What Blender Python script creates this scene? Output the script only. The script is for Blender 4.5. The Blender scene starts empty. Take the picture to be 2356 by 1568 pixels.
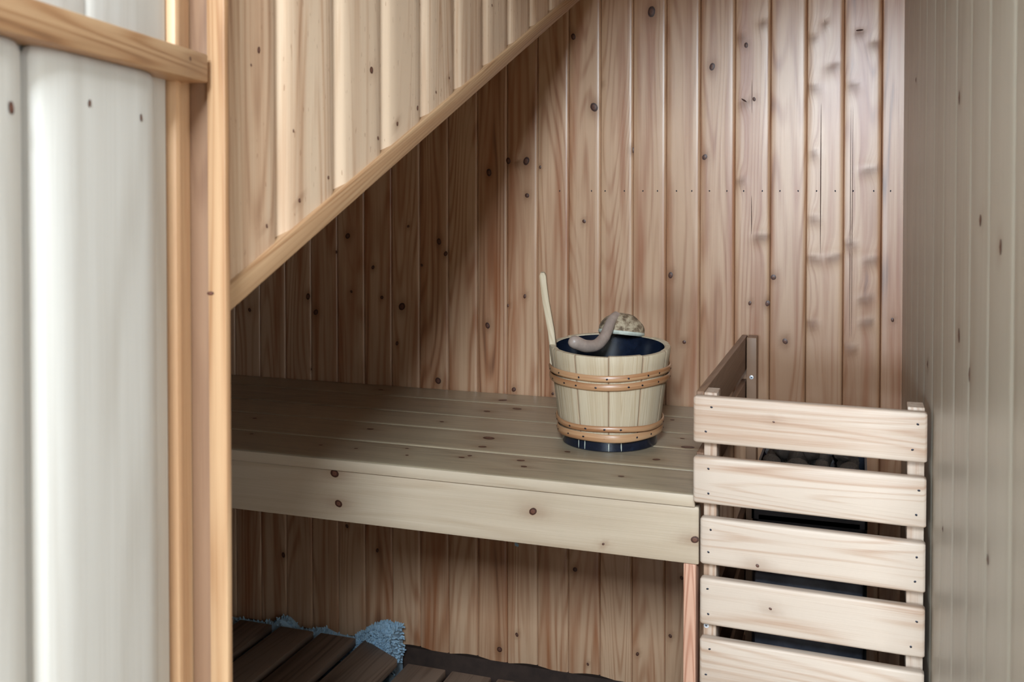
import bpy, bmesh, math, random
import numpy as np
from mathutils import Vector, Matrix, noise as mnoise
R = math.radians
random.seed(7)
scene = bpy.context.scene
COL = scene.collection
CZ = 1.25                       # eye height above the sauna floor

# ---------------------------------------------------------------- camera
cam_d = bpy.data.cameras.new('camera')
cam = bpy.data.objects.new('camera', cam_d); COL.objects.link(cam)
PITCH = 1.2
cam.location = (0, 0, CZ)
cam.rotation_euler = (R(90 - PITCH), 0, R(19.06))
cam_d.sensor_width = 36.0; cam_d.sensor_fit = 'HORIZONTAL'
cam_d.lens = 36.0 * 2307 / 2356
cam_d.shift_y = -(784 - 438 - 2307 * math.tan(R(PITCH))) / 2356
cam_d.clip_start = 0.02
cam_d.dof.use_dof = True; cam_d.dof.focus_distance = 1.95; cam_d.dof.aperture_fstop = 9.0
scene.camera = cam

# ---------------------------------------------------------------- world, light, exposure
scene.view_settings.view_transform = 'Standard'
scene.view_settings.look = 'None'
scene.view_settings.gamma = 1.0
scene.view_settings.use_curve_mapping = False
scene.view_settings.exposure = 0.12
world = bpy.data.worlds.new('sky'); scene.world = world; world.use_nodes = True
bg = world.node_tree.nodes['Background']
bg.inputs[0].default_value = (0.74, 0.87, 1.0, 1); bg.inputs[1].default_value = 3.0

def area(name, loc, target, sx, sy, power, col):
    d = bpy.data.lights.new(name, 'AREA'); d.shape = 'RECTANGLE'; d.size = sx; d.size_y = sy
    d.energy = power; d.color = col
    o = bpy.data.objects.new(name, d); COL.objects.link(o); o.location = loc
    o.rotation_euler = (Vector(target) - Vector(loc)).to_track_quat('-Z', 'Y').to_euler()
    return o
area('roof_window_daylight', (0.10, -0.97, 2.08), (0.10, -0.97 + 0.5, 2.08 - 0.86), 0.46, 0.60, 108, (0.76, 0.89, 1.0))
area('glare_light_rear', (-0.87, -2.33, 1.30), (-0.80, 0, 1.30), 0.72, 0.62, 125, (0.74, 0.88, 1.0))  # added unseen lamp, gives the back wall its glare
area('fill_light_right', (1.66, -0.85, 1.62), (0.0, -0.20, 1.40), 0.8, 0.9, 14, (0.76, 0.89, 1.0))  # added unseen fill for the door planks and the dark left side

# ---------------------------------------------------------------- materials
def nodes_of(name):
    m = bpy.data.materials.new(name); m.use_nodes = True
    nt = m.node_tree; b = nt.nodes['Principled BSDF']
    return m, nt, b
def mth(nt, op, a, b=None, c=None):
    n = nt.nodes.new('ShaderNodeMath'); n.operation = op
    for i, v in enumerate((a, b, c)):
        if v is None: continue
        if isinstance(v, (int, float)): n.inputs[i].default_value = v
        else: nt.links.new(v, n.inputs[i])
    return n.outputs[0]
def attr(nt, name):
    n = nt.nodes.new('ShaderNodeAttribute'); n.attribute_name = name; return n.outputs['Fac']
def comb(nt, x, y, z):
    n = nt.nodes.new('ShaderNodeCombineXYZ')
    for i, v in enumerate((x, y, z)):
        if isinstance(v, (int, float)): n.inputs[i].default_value = v
        else: nt.links.new(v, n.inputs[i])
    return n.outputs[0]
def noi(nt, vec, scale, detail=2, rough=0.5):
    n = nt.nodes.new('ShaderNodeTexNoise'); n.inputs['Scale'].default_value = scale
    n.inputs['Detail'].default_value = detail; n.inputs['Roughness'].default_value = rough
    if vec is not None: nt.links.new(vec, n.inputs['Vector'])
    return n.outputs['Fac']
def ramp(nt, fac, stops):
    n = nt.nodes.new('ShaderNodeValToRGB'); cr = n.color_ramp
    while len(cr.elements) < len(stops): cr.elements.new(0.5)
    for e, (p, c) in zip(cr.elements, stops):
        e.position = p; e.color = tuple(c) + (1,) if len(c) == 3 else c
    nt.links.new(fac, n.inputs[0]); return n.outputs[0]
def mix(nt, fac, a, b, mode='MIX'):
    n = nt.nodes.new('ShaderNodeMix'); n.data_type = 'RGBA'; n.blend_type = mode
    for s, v in ((0, fac), (6, a), (7, b)):
        if isinstance(v, (int, float)): n.inputs[s].default_value = v
        elif isinstance(v, tuple): n.inputs[s].default_value = v + (1,)
        else: nt.links.new(v, n.inputs[s])
    return n.outputs[2]
def srgb(r, g, b):
    f = lambda v: (v / 255 / 12.92) if v / 255 <= 0.04045 else ((v / 255 + 0.055) / 1.055) ** 2.4
    return (f(r), f(g), f(b))

def wood(name, light, mid, dark, rough=0.42, K=20, ringamt=0.55, streak=0.5, halo=(0.20, 0.085, 0.035), weather=0.0,
         tintamt=0.35, spec=0.5, S=14.0, specks=0.0, coat=0.0, coatr=0.3, amber=0.0):
    m, nt, b = nodes_of(name)
    gu, gv, ti, ha = attr(nt, 'gu'), attr(nt, 'gv'), attr(nt, 'tint'), attr(nt, 'halo')
    tz = mth(nt, 'MULTIPLY', ti, 37.0)
    n1 = noi(nt, comb(nt, mth(nt, 'MULTIPLY', gu, S), mth(nt, 'MULTIPLY', gv, 0.8), tz), 1.0, 1.5, 0.35)
    ph = mth(nt, 'MULTIPLY', n1, K * 6.2832)
    s = mth(nt, 'SINE', ph)
    s = mth(nt, 'MULTIPLY_ADD', s, 0.5, 0.5)
    s = mth(nt, 'POWER', s, 2.2)
    fib = noi(nt, comb(nt, mth(nt, 'MULTIPLY', gu, 700.0), mth(nt, 'MULTIPLY', gv, 7.0), tz), 1.0, 3, 0.6)
    blo = noi(nt, comb(nt, mth(nt, 'MULTIPLY', gu, 22.0), mth(nt, 'MULTIPLY', gv, 2.0), tz), 1.0, 3, 0.55)
    wide = noi(nt, comb(nt, mth(nt, 'MULTIPLY', gu, 60.0), mth(nt, 'MULTIPLY', gv, 1.2), tz), 1.0, 2, 0.5)
    # ring weight varies over the board
    rw = mth(nt, 'MULTIPLY', mth(nt, 'SUBTRACT', blo, 0.25), 1.6 * ringamt)
    f = mth(nt, 'MULTIPLY', s, rw)
    f = mth(nt, 'ADD', f, mth(nt, 'MULTIPLY', mth(nt, 'SUBTRACT', wide, 0.42), 1.3 * streak))
    f = mth(nt, 'ADD', f, mth(nt, 'MULTIPLY', mth(nt, 'SUBTRACT', fib, 0.5), 0.55))
    f = mth(nt, 'ADD', f, mth(nt, 'MULTIPLY', mth(nt, 'SUBTRACT', mth(nt, 'FRACT', mth(nt, 'MULTIPLY', ti, 7.31)), 0.5), tintamt))
    col = ramp(nt, f, [(0.0, light), (0.5, mid), (1.0, dark)])
    if amber:
        am = noi(nt, comb(nt, mth(nt, 'MULTIPLY', gu, 34.0), mth(nt, 'MULTIPLY', gv, 1.6), mth(nt, 'ADD', tz, 11.0)), 1.0, 3, 0.5)
        am = mth(nt, 'MULTIPLY', mth(nt, 'MINIMUM', mth(nt, 'MAXIMUM', mth(nt, 'MULTIPLY', mth(nt, 'SUBTRACT', am, 0.5), 5.0), 0.0), 1.0), amber)
        col = mix(nt, am, col, srgb(158, 90, 48))
    if weather:
        w = noi(nt, comb(nt, mth(nt, 'MULTIPLY', gu, 9.0), mth(nt, 'MULTIPLY', gv, 3.0), tz), 1.0, 5, 0.65)
        col = mix(nt, mth(nt, 'MULTIPLY', mth(nt, 'SMOOTHSTEP', w, 0.4, 0.7) if False else w, weather), col, srgb(150, 146, 130))
    if specks:
        v = nt.nodes.new('ShaderNodeTexNoise'); v.inputs['Scale'].default_value = 1.0; v.inputs['Detail'].default_value = 1
        nt.links.new(comb(nt, mth(nt, 'MULTIPLY', gu, 330.0), mth(nt, 'MULTIPLY', gv, 60.0), tz), v.inputs['Vector'])
        sp = mth(nt, 'MULTIPLY', mth(nt, 'GREATER_THAN', v.outputs['Fac'], 0.74), specks)
        col = mix(nt, sp, col, tuple(dark))
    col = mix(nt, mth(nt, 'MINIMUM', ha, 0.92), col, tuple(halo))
    nt.links.new(col, b.inputs['Base Color'])
    nt.links.new(mth(nt, 'MULTIPLY_ADD', fib, 0.16, rough - 0.05), b.inputs['Roughness'])
    b.inputs['Specular IOR Level'].default_value = spec
    nt.links.new(mth(nt, 'MULTIPLY', mth(nt, 'MAXIMUM', mth(nt, 'SUBTRACT', 1.0, mth(nt, 'MULTIPLY', ha, 1.3)), 0.0), coat), b.inputs['Coat Weight']); b.inputs['Coat Roughness'].default_value = coatr
    bp = nt.nodes.new('ShaderNodeBump'); bp.inputs['Strength'].default_value = 0.25; bp.inputs['Distance'].default_value = 0.0006
    nt.links.new(mth(nt, 'ADD', mth(nt, 'MULTIPLY', s, 0.5), fib), bp.inputs['Height'])
    nt.links.new(bp.outputs[0], b.inputs['Normal'])
    return m
def plain(name, col, rough=0.5, metal=0.0, var=0.15, scale=30, bump=0.0, spec=0.5):
    m, nt, b = nodes_of(name)
    tc = nt.nodes.new('ShaderNodeTexCoord')
    n = noi(nt, tc.outputs['Object'], scale, 4, 0.6)
    c2 = tuple(max(0, c * (1 - 2 * var)) for c in col); c1 = tuple(min(1, c * (1 + 2 * var)) for c in col)
    nt.links.new(ramp(nt, n, [(0.25, c2), (0.75, c1)]), b.inputs['Base Color'])
    b.inputs['Roughness'].default_value = rough; b.inputs['Metallic'].default_value = metal
    b.inputs['Specular IOR Level'].default_value = spec
    if bump:
        bp = nt.nodes.new('ShaderNodeBump'); bp.inputs['Strength'].default_value = 0.6; bp.inputs['Distance'].default_value = bump
        nt.links.new(n, bp.inputs['Height']); nt.links.new(bp.outputs[0], b.inputs['Normal'])
    return m
M = {}
M['back'] = wood('varnished_pine_cladding', srgb(208, 168, 134), srgb(174, 124, 90), srgb(100, 58, 38), 0.38, 20, 0.75, 0.75, tintamt=0.5, coat=0.8, coatr=0.32, S=10, amber=0.7)
M['side'] = wood('pale_pine_cladding', srgb(212, 184, 156), srgb(190, 154, 124), srgb(140, 98, 70), 0.42, 16, 0.55, 0.85, tintamt=0.6, specks=0.6)
M['right'] = wood('greyed_pine_cladding', srgb(192, 182, 166), srgb(170, 156, 138), srgb(124, 106, 88), 0.42, 8, 0.3, 0.5, tintamt=0.25, weather=0.5, S=10, coat=0.3, coatr=0.35)
M['bench'] = wood('weathered_bench_pine', srgb(176, 154, 124), srgb(142, 120, 94), srgb(88, 68, 50), 0.42, 18, 0.5, 0.6, tintamt=0.25, weather=0.45, coat=0.5, coatr=0.32)
M['edge'] = wood('pale_bench_front_pine', srgb(200, 180, 156), srgb(180, 156, 130), srgb(128, 98, 74), 0.45, 12, 0.4, 0.4, tintamt=0.2, weather=0.2, S=10)
M['slat'] = wood('pale_guard_pine', srgb(202, 182, 164), srgb(178, 146, 122), srgb(122, 82, 60), 0.5, 20, 0.75, 0.7, tintamt=0.35)
M['trim'] = wood('honey_pine_trim', srgb(182, 146, 110), srgb(156, 115, 80), srgb(92, 58, 38), 0.42, 22, 0.8, 1.1, tintamt=0.1, S=22)
M['door'] = wood('pale_door_pine', srgb(204, 198, 190), srgb(188, 180, 170), srgb(146, 130, 116), 0.45, 9, 0.6, 0.4, tintamt=0.1, S=8)
M['doorback'] = wood('amber_door_pine', srgb(204, 166, 128), srgb(184, 138, 100), srgb(142, 96, 68), 0.45, 9, 0.3, 0.7, tintamt=0.3)
M['jamb'] = wood('brown_jamb', srgb(140, 108, 84), srgb(116, 84, 64), srgb(74, 48, 36), 0.5)
M['duck'] = wood('dark_duckboard_wood', srgb(140, 116, 98), srgb(108, 84, 68), srgb(58, 42, 32), 0.6, 14, 0.6, 0.9, tintamt=0.4)
M['leg'] = wood('reddish_end_grain_pine', srgb(206, 160, 134), srgb(178, 124, 98), srgb(118, 66, 46), 0.55, 60, 0.9, 0.4, tintamt=0.1)
M['stave'] = wood('pale_bucket_pine', srgb(208, 190, 162), srgb(186, 162, 130), srgb(126, 98, 72), 0.55, 30, 0.5, 0.7, tintamt=0.35, S=24)
M['hoop'] = wood('orange_willow_hoop', srgb(200, 156, 116), srgb(162, 110, 72), srgb(80, 46, 30), 0.36, 10, 0.6, 1.6, tintamt=0.2, coat=0.4, coatr=0.3)
M['ladle'] = plain('grey_carved_wood', srgb(172, 152, 140), 0.4, var=0.10, scale=60, bump=0.0006)
M['rimwood'] = plain('bleached_ladle_rim', srgb(196, 198, 184), 0.6, var=0.1, scale=80)
m_, nt_, b_ = nodes_of('mottled_burl_bowl')
tc_ = nt_.nodes.new('ShaderNodeTexCoord')
nt_.links.new(ramp(nt_, noi(nt_, tc_.outputs['Object'], 85, 5, 0.7), [(0.3, srgb(58, 44, 34)), (0.46, srgb(132, 110, 86)), (0.6, srgb(190, 172, 144)), (0.8, srgb(120, 96, 74))]), b_.inputs['Base Color'])
b_.inputs['Roughness'].default_value = 0.8; M['burl'] = m_
M['liner'] = plain('blue_black_plastic', (0.006, 0.010, 0.022), 0.22, var=0.3, scale=40)
M['nail'] = plain('blackened_nail_head', (0.02, 0.022, 0.035), 0.4, 0.6)
M['screw'] = plain('bright_zinc_screw', (0.82, 0.86, 0.92), 0.35, 0.15, var=0.03)
M['slot'] = plain('screw_recess', (0.03, 0.04, 0.07), 0.5)
M['steel'] = plain('dark_blue_heater_steel', (0.030, 0.034, 0.05), 0.4, 0.5, var=0.2, scale=12)
M['panel'] = plain('blue_grey_heater_panel', (0.10, 0.12, 0.17), 0.45, 0.3, var=0.25, scale=18)
M['stone'] = plain('grey_sauna_stone', srgb(150, 152, 158), 0.85, var=0.3, scale=22, bump=0.002)
M['rug'] = plain('pale_blue_chenille', srgb(176, 206, 226), 0.9, var=0.12, scale=60)
M['dark'] = plain('dark_boards_below', srgb(60, 44, 36), 0.7, var=0.2)
M['floor'] = plain('dark_wet_floor', srgb(44, 36, 32), 0.6, var=0.2, scale=6)
M['ceil'] = wood('ceiling_pine', srgb(200, 164, 128), srgb(176, 134, 98), srgb(120, 80, 54), 0.5)
M['white'] = plain('grey_painted_plaster', srgb(196, 196, 192), 0.8, var=0.02, scale=5)
M['hallfloor'] = wood('hall_floor_planks', srgb(190, 160, 124), srgb(164, 130, 96), srgb(112, 80, 56), 0.5)
M['frame'] = plain('white_window_paint', srgb(232, 232, 228), 0.5, var=0.02)
m_, nt_, b_ = nodes_of('window_glass')
b_.inputs['Transmission Weight'].default_value = 1.0; b_.inputs['Roughness'].default_value = 0.0; b_.inputs['IOR'].default_value = 1.45
M['glass'] = m_
m_, nt_, b_ = nodes_of('pine_knot')
kr = attr(nt_, 'halo')
tc_ = nt_.nodes.new('ShaderNodeTexCoord')
kk = mth(nt_, 'ADD', kr, mth(nt_, 'MULTIPLY', mth(nt_, 'SUBTRACT', noi(nt_, tc_.outputs['Object'], 300, 3, 0.6), 0.5), 0.35))
nt_.links.new(ramp(nt_, kk, [(0.0, srgb(82, 50, 40)), (0.35, srgb(112, 74, 58)), (0.6, srgb(84, 50, 40)), (0.85, srgb(44, 24, 20)), (1.0, srgb(120, 80, 56))]), b_.inputs['Base Color'])
b_.inputs['Roughness'].default_value = 0.45; M['knot'] = m_
M['crack'] = plain('dark_crack_in_board', srgb(74, 44, 34), 0.8)
M['smear'] = wood('spike_knot_streak', srgb(158, 108, 82), srgb(124, 76, 54), srgb(72, 40, 30), 0.5)

# ---------------------------------------------------------------- mesh builder
class MB:
    def __init__(s): s.v = []; s.a = []; s.f = []; s.m = []; s.mats = []
    def mi(s, m):
        if m not in s.mats: s.mats.append(m)
        return s.mats.index(m)
    def vert(s, p, gu=0, gv=0, ti=0, ha=0):
        s.v.append(tuple(p)); s.a.append((gu, gv, ti, ha)); return len(s.v) - 1
    def face(s, idx, m): s.f.append(tuple(idx)); s.m.append(s.mi(m))
    def grid(s, rows, m, closed=False):
        n = len(rows[0])
        for r0, r1 in zip(rows, rows[1:]):
            for i in range(n if closed else n - 1):
                j = (i + 1) % n
                s.face((r0[i], r0[j], r1[j], r1[i]), m)
    def board(s, O, P, Q, L, w, t, length, m, r=0.002, nseg=2, gu0=None, gv0=None, tint=None, halos=(), step=0.06, taper=0.0, endmat=None, bow=0.0):
        """rounded board: width w along P, thickness t along Q, grain along L; O = centre of the start end"""
        O, P, Q, L = Vector(O), Vector(P).normalized(), Vector(Q).normalized(), Vector(L).normalized()
        if gu0 is None: gu0 = random.uniform(0, 50)
        if gv0 is None: gv0 = random.uniform(0, 50)
        if tint is None: tint = random.random()
        r = min(r, w * 0.45, t * 0.45)
        def ring(l, inset, k):
            hw, ht = w / 2 - inset, t / 2 - inset
            rr = max(r - inset, r * 0.25)
            out = []
            cs = [(hw - rr, ht - rr, 0), (-hw + rr, ht - rr, 90), (-hw + rr, -ht + rr, 180), (hw - rr, -ht + rr, 270)]
            pts = []
            for cx, cy, a0 in cs:
                for i in range(nseg + 1):
                    a = R(a0 + 90 * i / nseg); pts.append((cx + rr * math.cos(a), cy + rr * math.sin(a)))
            # extra columns on the two broad faces for knots and shading
            full = []
            q = nseg + 1
            ncol = max(1, int(w / 0.012)) if halos else 1
            for c in range(4):
                full += pts[c * q:(c + 1) * q]
                if c in (0, 2):
                    a, b = pts[(c + 1) * q - 1], pts[((c + 1) % 4) * q]
                    for k2 in range(1, ncol): full.append((a[0] + (b[0] - a[0]) * k2 / ncol, a[1] + (b[1] - a[1]) * k2 / ncol))
            sc = 1 + taper * (l / length)
            for (x, y) in full:
                du = x; dv = l; ha = 0
                for (hx, hl, hr) in halos:
                    ddx, ddl = x - hx, l - hl
                    d2 = (ddx / hr) ** 2 + (ddl / (hr * 2.6)) ** 2
                    du -= ddx * 0.85 / (1 + d2)
                    ha += 0.5 * math.exp(-d2 / 3.0)
                b2 = bow * math.sin(math.pi * l / length)
                p = O + P * (x * sc) + Q * (y + b2) + L * l
                out.append(s.vert(p, gu0 + du + y, gv0 + dv, tint, ha))
            return out
        if halos: step = 0.012
        n = max(1, int((length - 2 * r) / step))
        rows = [ring(0, r * 0.7, 0), ring(r * 0.3, r * 0.3, 0)] + [ring(r + (length - 2 * r) * k / n, 0, 0) for k in range(n + 1)] + [ring(length - r * 0.3, r * 0.3, 0), ring(length, r * 0.7, 0)]
        s.grid(rows, m, True)
        # end caps get their own vertices so that end grain reads there
        for row, flip in ((rows[0], True), (rows[-1], False)):
            idx = []
            for i in row:
                x = Vector(s.v[i]) - O
                idx.append(s.vert(s.v[i], gu0 + x.dot(P), gv0 + x.dot(Q) * 14 + (x.dot(L)), tint, 0))
            s.face(idx[::-1] if flip else idx, endmat or m)
        return gu0, gv0, tint
    def disc(s, C, U, V, ru, rv, m, lift=0.0006, n=14, lobes=0.12):
        C, U, V = Vector(C), Vector(U).normalized(), Vector(V).normalized()
        N = U.cross(V)
        ph = random.uniform(0, 6)
        c0 = s.vert(C + N * lift * 1.3, 0, 0, 0, 0)
        prev = None
        for k, f in enumerate((0.4, 0.75, 1.0)):
            cur = []
            for i in range(n):
                a = 2 * math.pi * i / n
                q = f * (1 + lobes * math.sin(2 * a + ph) * f)
                cur.append(s.vert(C + U * (ru * q * math.cos(a)) + V * (rv * q * math.sin(a)) + N * (lift * (1.2 - f * 0.9)), q, q, 0, f))
            for i in range(n):
                j = (i + 1) % n
                if prev is None: s.face((c0, cur[i], cur[j]), m)
                else: s.face((prev[i], cur[i], cur[j], prev[j]), m)
            prev = cur
    def lathe(s, C, prof, m, n=48, a0=0, sweep=2 * math.pi, wob=None, gus=1.0, squash=1.0):
        """prof = [(r, z)], closed ring in angle unless sweep < 2pi"""
        C = Vector(C); full = sweep > 6.28
        rows = []
        acc = 0
        for k, (r, z) in enumerate(prof):
            if k: acc += math.hypot(r - prof[k - 1][0], z - prof[k - 1][1])
            row = []
            for i in range(n if full else n + 1):
                a = a0 + sweep * i / n
                rr, zz, ti, gu, *hh = (r, z, 0.3, a * 0.1 * gus) if wob is None else wob(r, z, a)
                row.append(s.vert(C + Vector((rr * math.cos(a), rr * math.sin(a) * squash, zz)), gu, acc, ti, hh[0] if hh else 0))
            rows.append(row)
        s.grid(rows, m, full)
        return rows
    def sweep(s, path, rad, m, n=16, up=(0, 0, 1), cap=True, sq=1.0, tint=0.5):
        P = [Vector(p) for p in path]; rows = []; acc = 0
        up = Vector(up)
        for k, p in enumerate(P):
            d = (P[min(k + 1, len(P) - 1)] - P[max(k - 1, 0)]).normalized()
            a = d.cross(up).normalized(); b = a.cross(d).normalized()
            if k: acc += (p - P[k - 1]).length
            r = rad[k] if isinstance(rad, (list, tuple)) else rad
            row = []
            for i in range(n):
                t = 2 * math.pi * i / n
                row.append(s.vert(p + a * (r * math.cos(t)) + b * (r * sq * math.sin(t)), r * t, acc, tint, 0))
            rows.append(row)
        s.grid(rows, m, True)
        if cap:
            s.face(rows[0][::-1], m); s.face(rows[-1], m)
    def box(s, lo, hi, m, r=0.0):
        lo, hi = Vector(lo), Vector(hi); d = hi - lo
        if r > 0:
            ax = max(range(3), key=lambda i: d[i])
            A = [Vector((1, 0, 0)), Vector((0, 1, 0)), Vector((0, 0, 1))]
            o = [i for i in range(3) if i != ax]
            c = (lo + hi) / 2; O = c.copy(); O[ax] = lo[ax]
            s.board(O, A[o[0]], A[o[1]], A[ax], d[o[0]], d[o[1]], d[ax], m, r)
            return
        vs = [s.vert((x, y, z), x + y, z, 0.5, 0) for x in (lo.x, hi.x) for y in (lo.y, hi.y) for z in (lo.z, hi.z)]
        for q in ((0, 1, 3, 2), (4, 6, 7, 5), (0, 4, 5, 1), (2, 3, 7, 6), (0, 2, 6, 4), (1, 5, 7, 3)): s.face([vs[i] for i in q], m)
    def build(s, name, parent=None, origin=None, angle=40, **props):
        me = bpy.data.meshes.new(name)
        v = np.array(s.v, dtype=np.float32)
        if origin is not None: v = v - np.array(origin, dtype=np.float32)
        me.from_pydata(v.tolist(), [], s.f)
        for m in s.mats: me.materials.append(M[m])
        me.polygons.foreach_set('material_index', s.m)
        a = np.array(s.a, dtype=np.float32)
        for i, nm in enumerate(('gu', 'gv', 'tint', 'halo')):
            at = me.attributes.new(nm, 'FLOAT', 'POINT'); at.data.foreach_set('value', np.ascontiguousarray(a[:, i]))
        bm = bmesh.new(); bm.from_mesh(me); bmesh.ops.recalc_face_normals(bm, faces=bm.faces); bm.to_mesh(me); bm.free()
        me.polygons.foreach_set('use_smooth', [True] * len(me.polygons))
        me.set_sharp_from_angle(angle=R(angle))
        me.update()
        o = bpy.data.objects.new(name, me); COL.objects.link(o)
        if origin is not None: o.location = origin
        if parent is not None: o.parent = parent
        for k, val in props.items(): o[k] = val
        return o
def thing(name, loc, label, cat, group=None, rotz=0.0):
    o = bpy.data.objects.new(name, None); COL.objects.link(o); o.location = loc; o.rotation_euler = (0, 0, rotz)
    o.empty_display_size = 0.05
    o['label'] = label; o['category'] = cat
    if group: o['group'] = group
    return o
AWAY = Vector((-0.233, 0.972, 0))
def part(mb, name, parent, origin=None, **props):
    """part mesh given in world coordinates, parented to a thing whose transform is a plain translation"""
    loc = parent.location
    if parent.name.startswith('water_bucket'):      # the old bucket is worn lower on its front side
        for i, q in enumerate(mb.v):
            q = Vector(q); k = 0.055 * max(0, q.z - BC.z - 0.02) / 0.17
            mb.v[i] = (q.x, q.y, q.z + k * (q - BC).dot(AWAY))
    p = parent
    base = Vector((0, 0, 0))
    while p is not None: base += p.location; p = p.parent
    o = mb.build(name, parent, **props)
    me = o.data
    n = len(me.vertices); co = np.empty(n * 3, dtype=np.float32); me.vertices.foreach_get('co', co)
    co = co.reshape(-1, 3); c = (co.min(0) + co.max(0)) / 2
    co -= c; me.vertices.foreach_set('co', co.ravel()); me.update()
    o.location = Vector([float(x) for x in c]) - base
    return o
def struct(mb, name, **props):
    o = mb.build(name); o['kind'] = 'structure'
    for k, v in props.items(): o[k] = v
    return o

# ---------------------------------------------------------------- cladding
def cladding(mb, to_w, p0, pitch, n, prof, zb, zt, mat, knots=(), smears=(), cracks=(), nails=(), rows=0.008, tints=None, brown_patches=()):
    """vertical boards; prof = [(p within board 0..1, q depth)]; to_w(p, q, z) -> world"""
    for b in range(n):
        pb = p0 + pitch * b
        tint = tints[b] if tints else random.random()
        go = 3.71 * b + random.uniform(0, 2); gvo = random.uniform(0, 20)
        kb = [k for k in knots if pb <= k[0] < pb + pitch]
        sb = [k for k in smears if pb - 0.01 <= k[0] < pb + pitch + 0.01]
        P = [(pb + f * pitch, q) for f, q in prof]
        zlo = min(zb(p) for p, q in P)
        J = int((zt - zlo) / rows) if (kb or sb) else int((zt - zlo) / 0.05)
        J = max(J, 1)
        rr = []
        acc = [0]
        for (pa, qa), (pc, qc) in zip(P, P[1:]): acc.append(acc[-1] + math.hypot(pc - pa, qc - qa))
        for j in range(J + 1):
            row = []
            for (p, q), u in zip(P, acc):
                zl = zb(p); z = zl + (zt - zl) * j / J
                du = 0; ha = 0; dq = 0
                for (kx, kz, kr) in kb:
                    dx, dz = p - kx, z - kz
                    if abs(dz) > 0.35: continue
                    R2 = kr * 1.5
                    d2 = (dx / R2) ** 2 + (dz / (R2 * 3.4)) ** 2
                    du -= dx * 0.8 / (1 + d2)
                    e = (dx / (kr * 1.7)) ** 2 + (dz / (kr * 2.6)) ** 2
                    ha += 0.55 * math.exp(-e)
                for (kx, kz, kw) in sb:
                    dx, dz = p - kx, z - kz
                    e = (dx / (kw * 0.55)) ** 2
                    zz = dz + 0.004 - 0.25 * dx * math.sin(kx * 90)
                    ha += 0.75 * math.exp(-e * e) * math.exp(-(zz / (0.006 if zz > 0 else 0.016)) ** 2)
                    du += 0.012 * math.exp(-e) * math.exp(-(dz / 0.03) ** 2)
                    dq += 0.0008 * math.exp(-e) * math.exp(-((dz + 0.012) / 0.014) ** 2) - 0.0005 * math.exp(-e) * math.exp(-((dz - 0.006) / 0.006) ** 2)
                for (sx, sz, rx, rz, am) in brown_patches:
                    jit = 0.35 * mnoise.noise(Vector((p * 22, z * 5, b * 3.1)))
                    ha += am * math.exp(-((abs(p - sx) / rx) ** 2 + (abs(z - sz) / rz) ** 2) * (1 + jit)) * (0.75 + 0.5 * tint)
                row.append(mb.vert(to_w(p, q + dq, z), go + u + du, gvo + z, tint, min(ha, 0.9)))
            rr.append(row)
        mb.grid(rr, mat)
    def face_q(p):
        f = ((p - p0) / pitch) % 1.0
        for (a, qa), (c, qc) in zip(prof, prof[1:]):
            if a <= f <= c: return qa + (qc - qa) * ((f - a) / max(c - a, 1e-6))
        return 0
    def local(p, z, q=None):
        q = face_q(p) if q is None else q
        C = Vector(to_w(p, q, z)); U = (Vector(to_w(p + 0.01, q, z)) - C); V = Vector((0, 0, 1))
        N = Vector(to_w(p, q + 0.01, z)) - C
        if U.cross(V).dot(N) < 0: U = -U
        return C, U, V
    for (kx, kz, kr) in knots:
        C, U, V = local(kx, kz); mb.disc(C, U, V, kr * 0.92, kr * 1.12, 'knot', 0.0010)
    for (kx, kz, kw) in smears:
        C, U, V = local(kx, kz); mb.disc(C, U + V * (0.25 * math.sin(kx * 90)), V, kw * 0.34, 0.0021, 'crack', 0.0019, lobes=0.25)
    for (cx, z0, z1, w) in cracks:
        C, U, V = local(cx, (z0 + z1) / 2); mb.disc(C, U, V, w, (z1 - z0) / 2, 'crack', 0.0009, lobes=0.05)
    for (cx, cz) in nails:
        C, U, V = local(cx, cz); mb.disc(C, U, V, 0.0014, 0.0021, 'nail', 0.0008, lobes=0.1)

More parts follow.
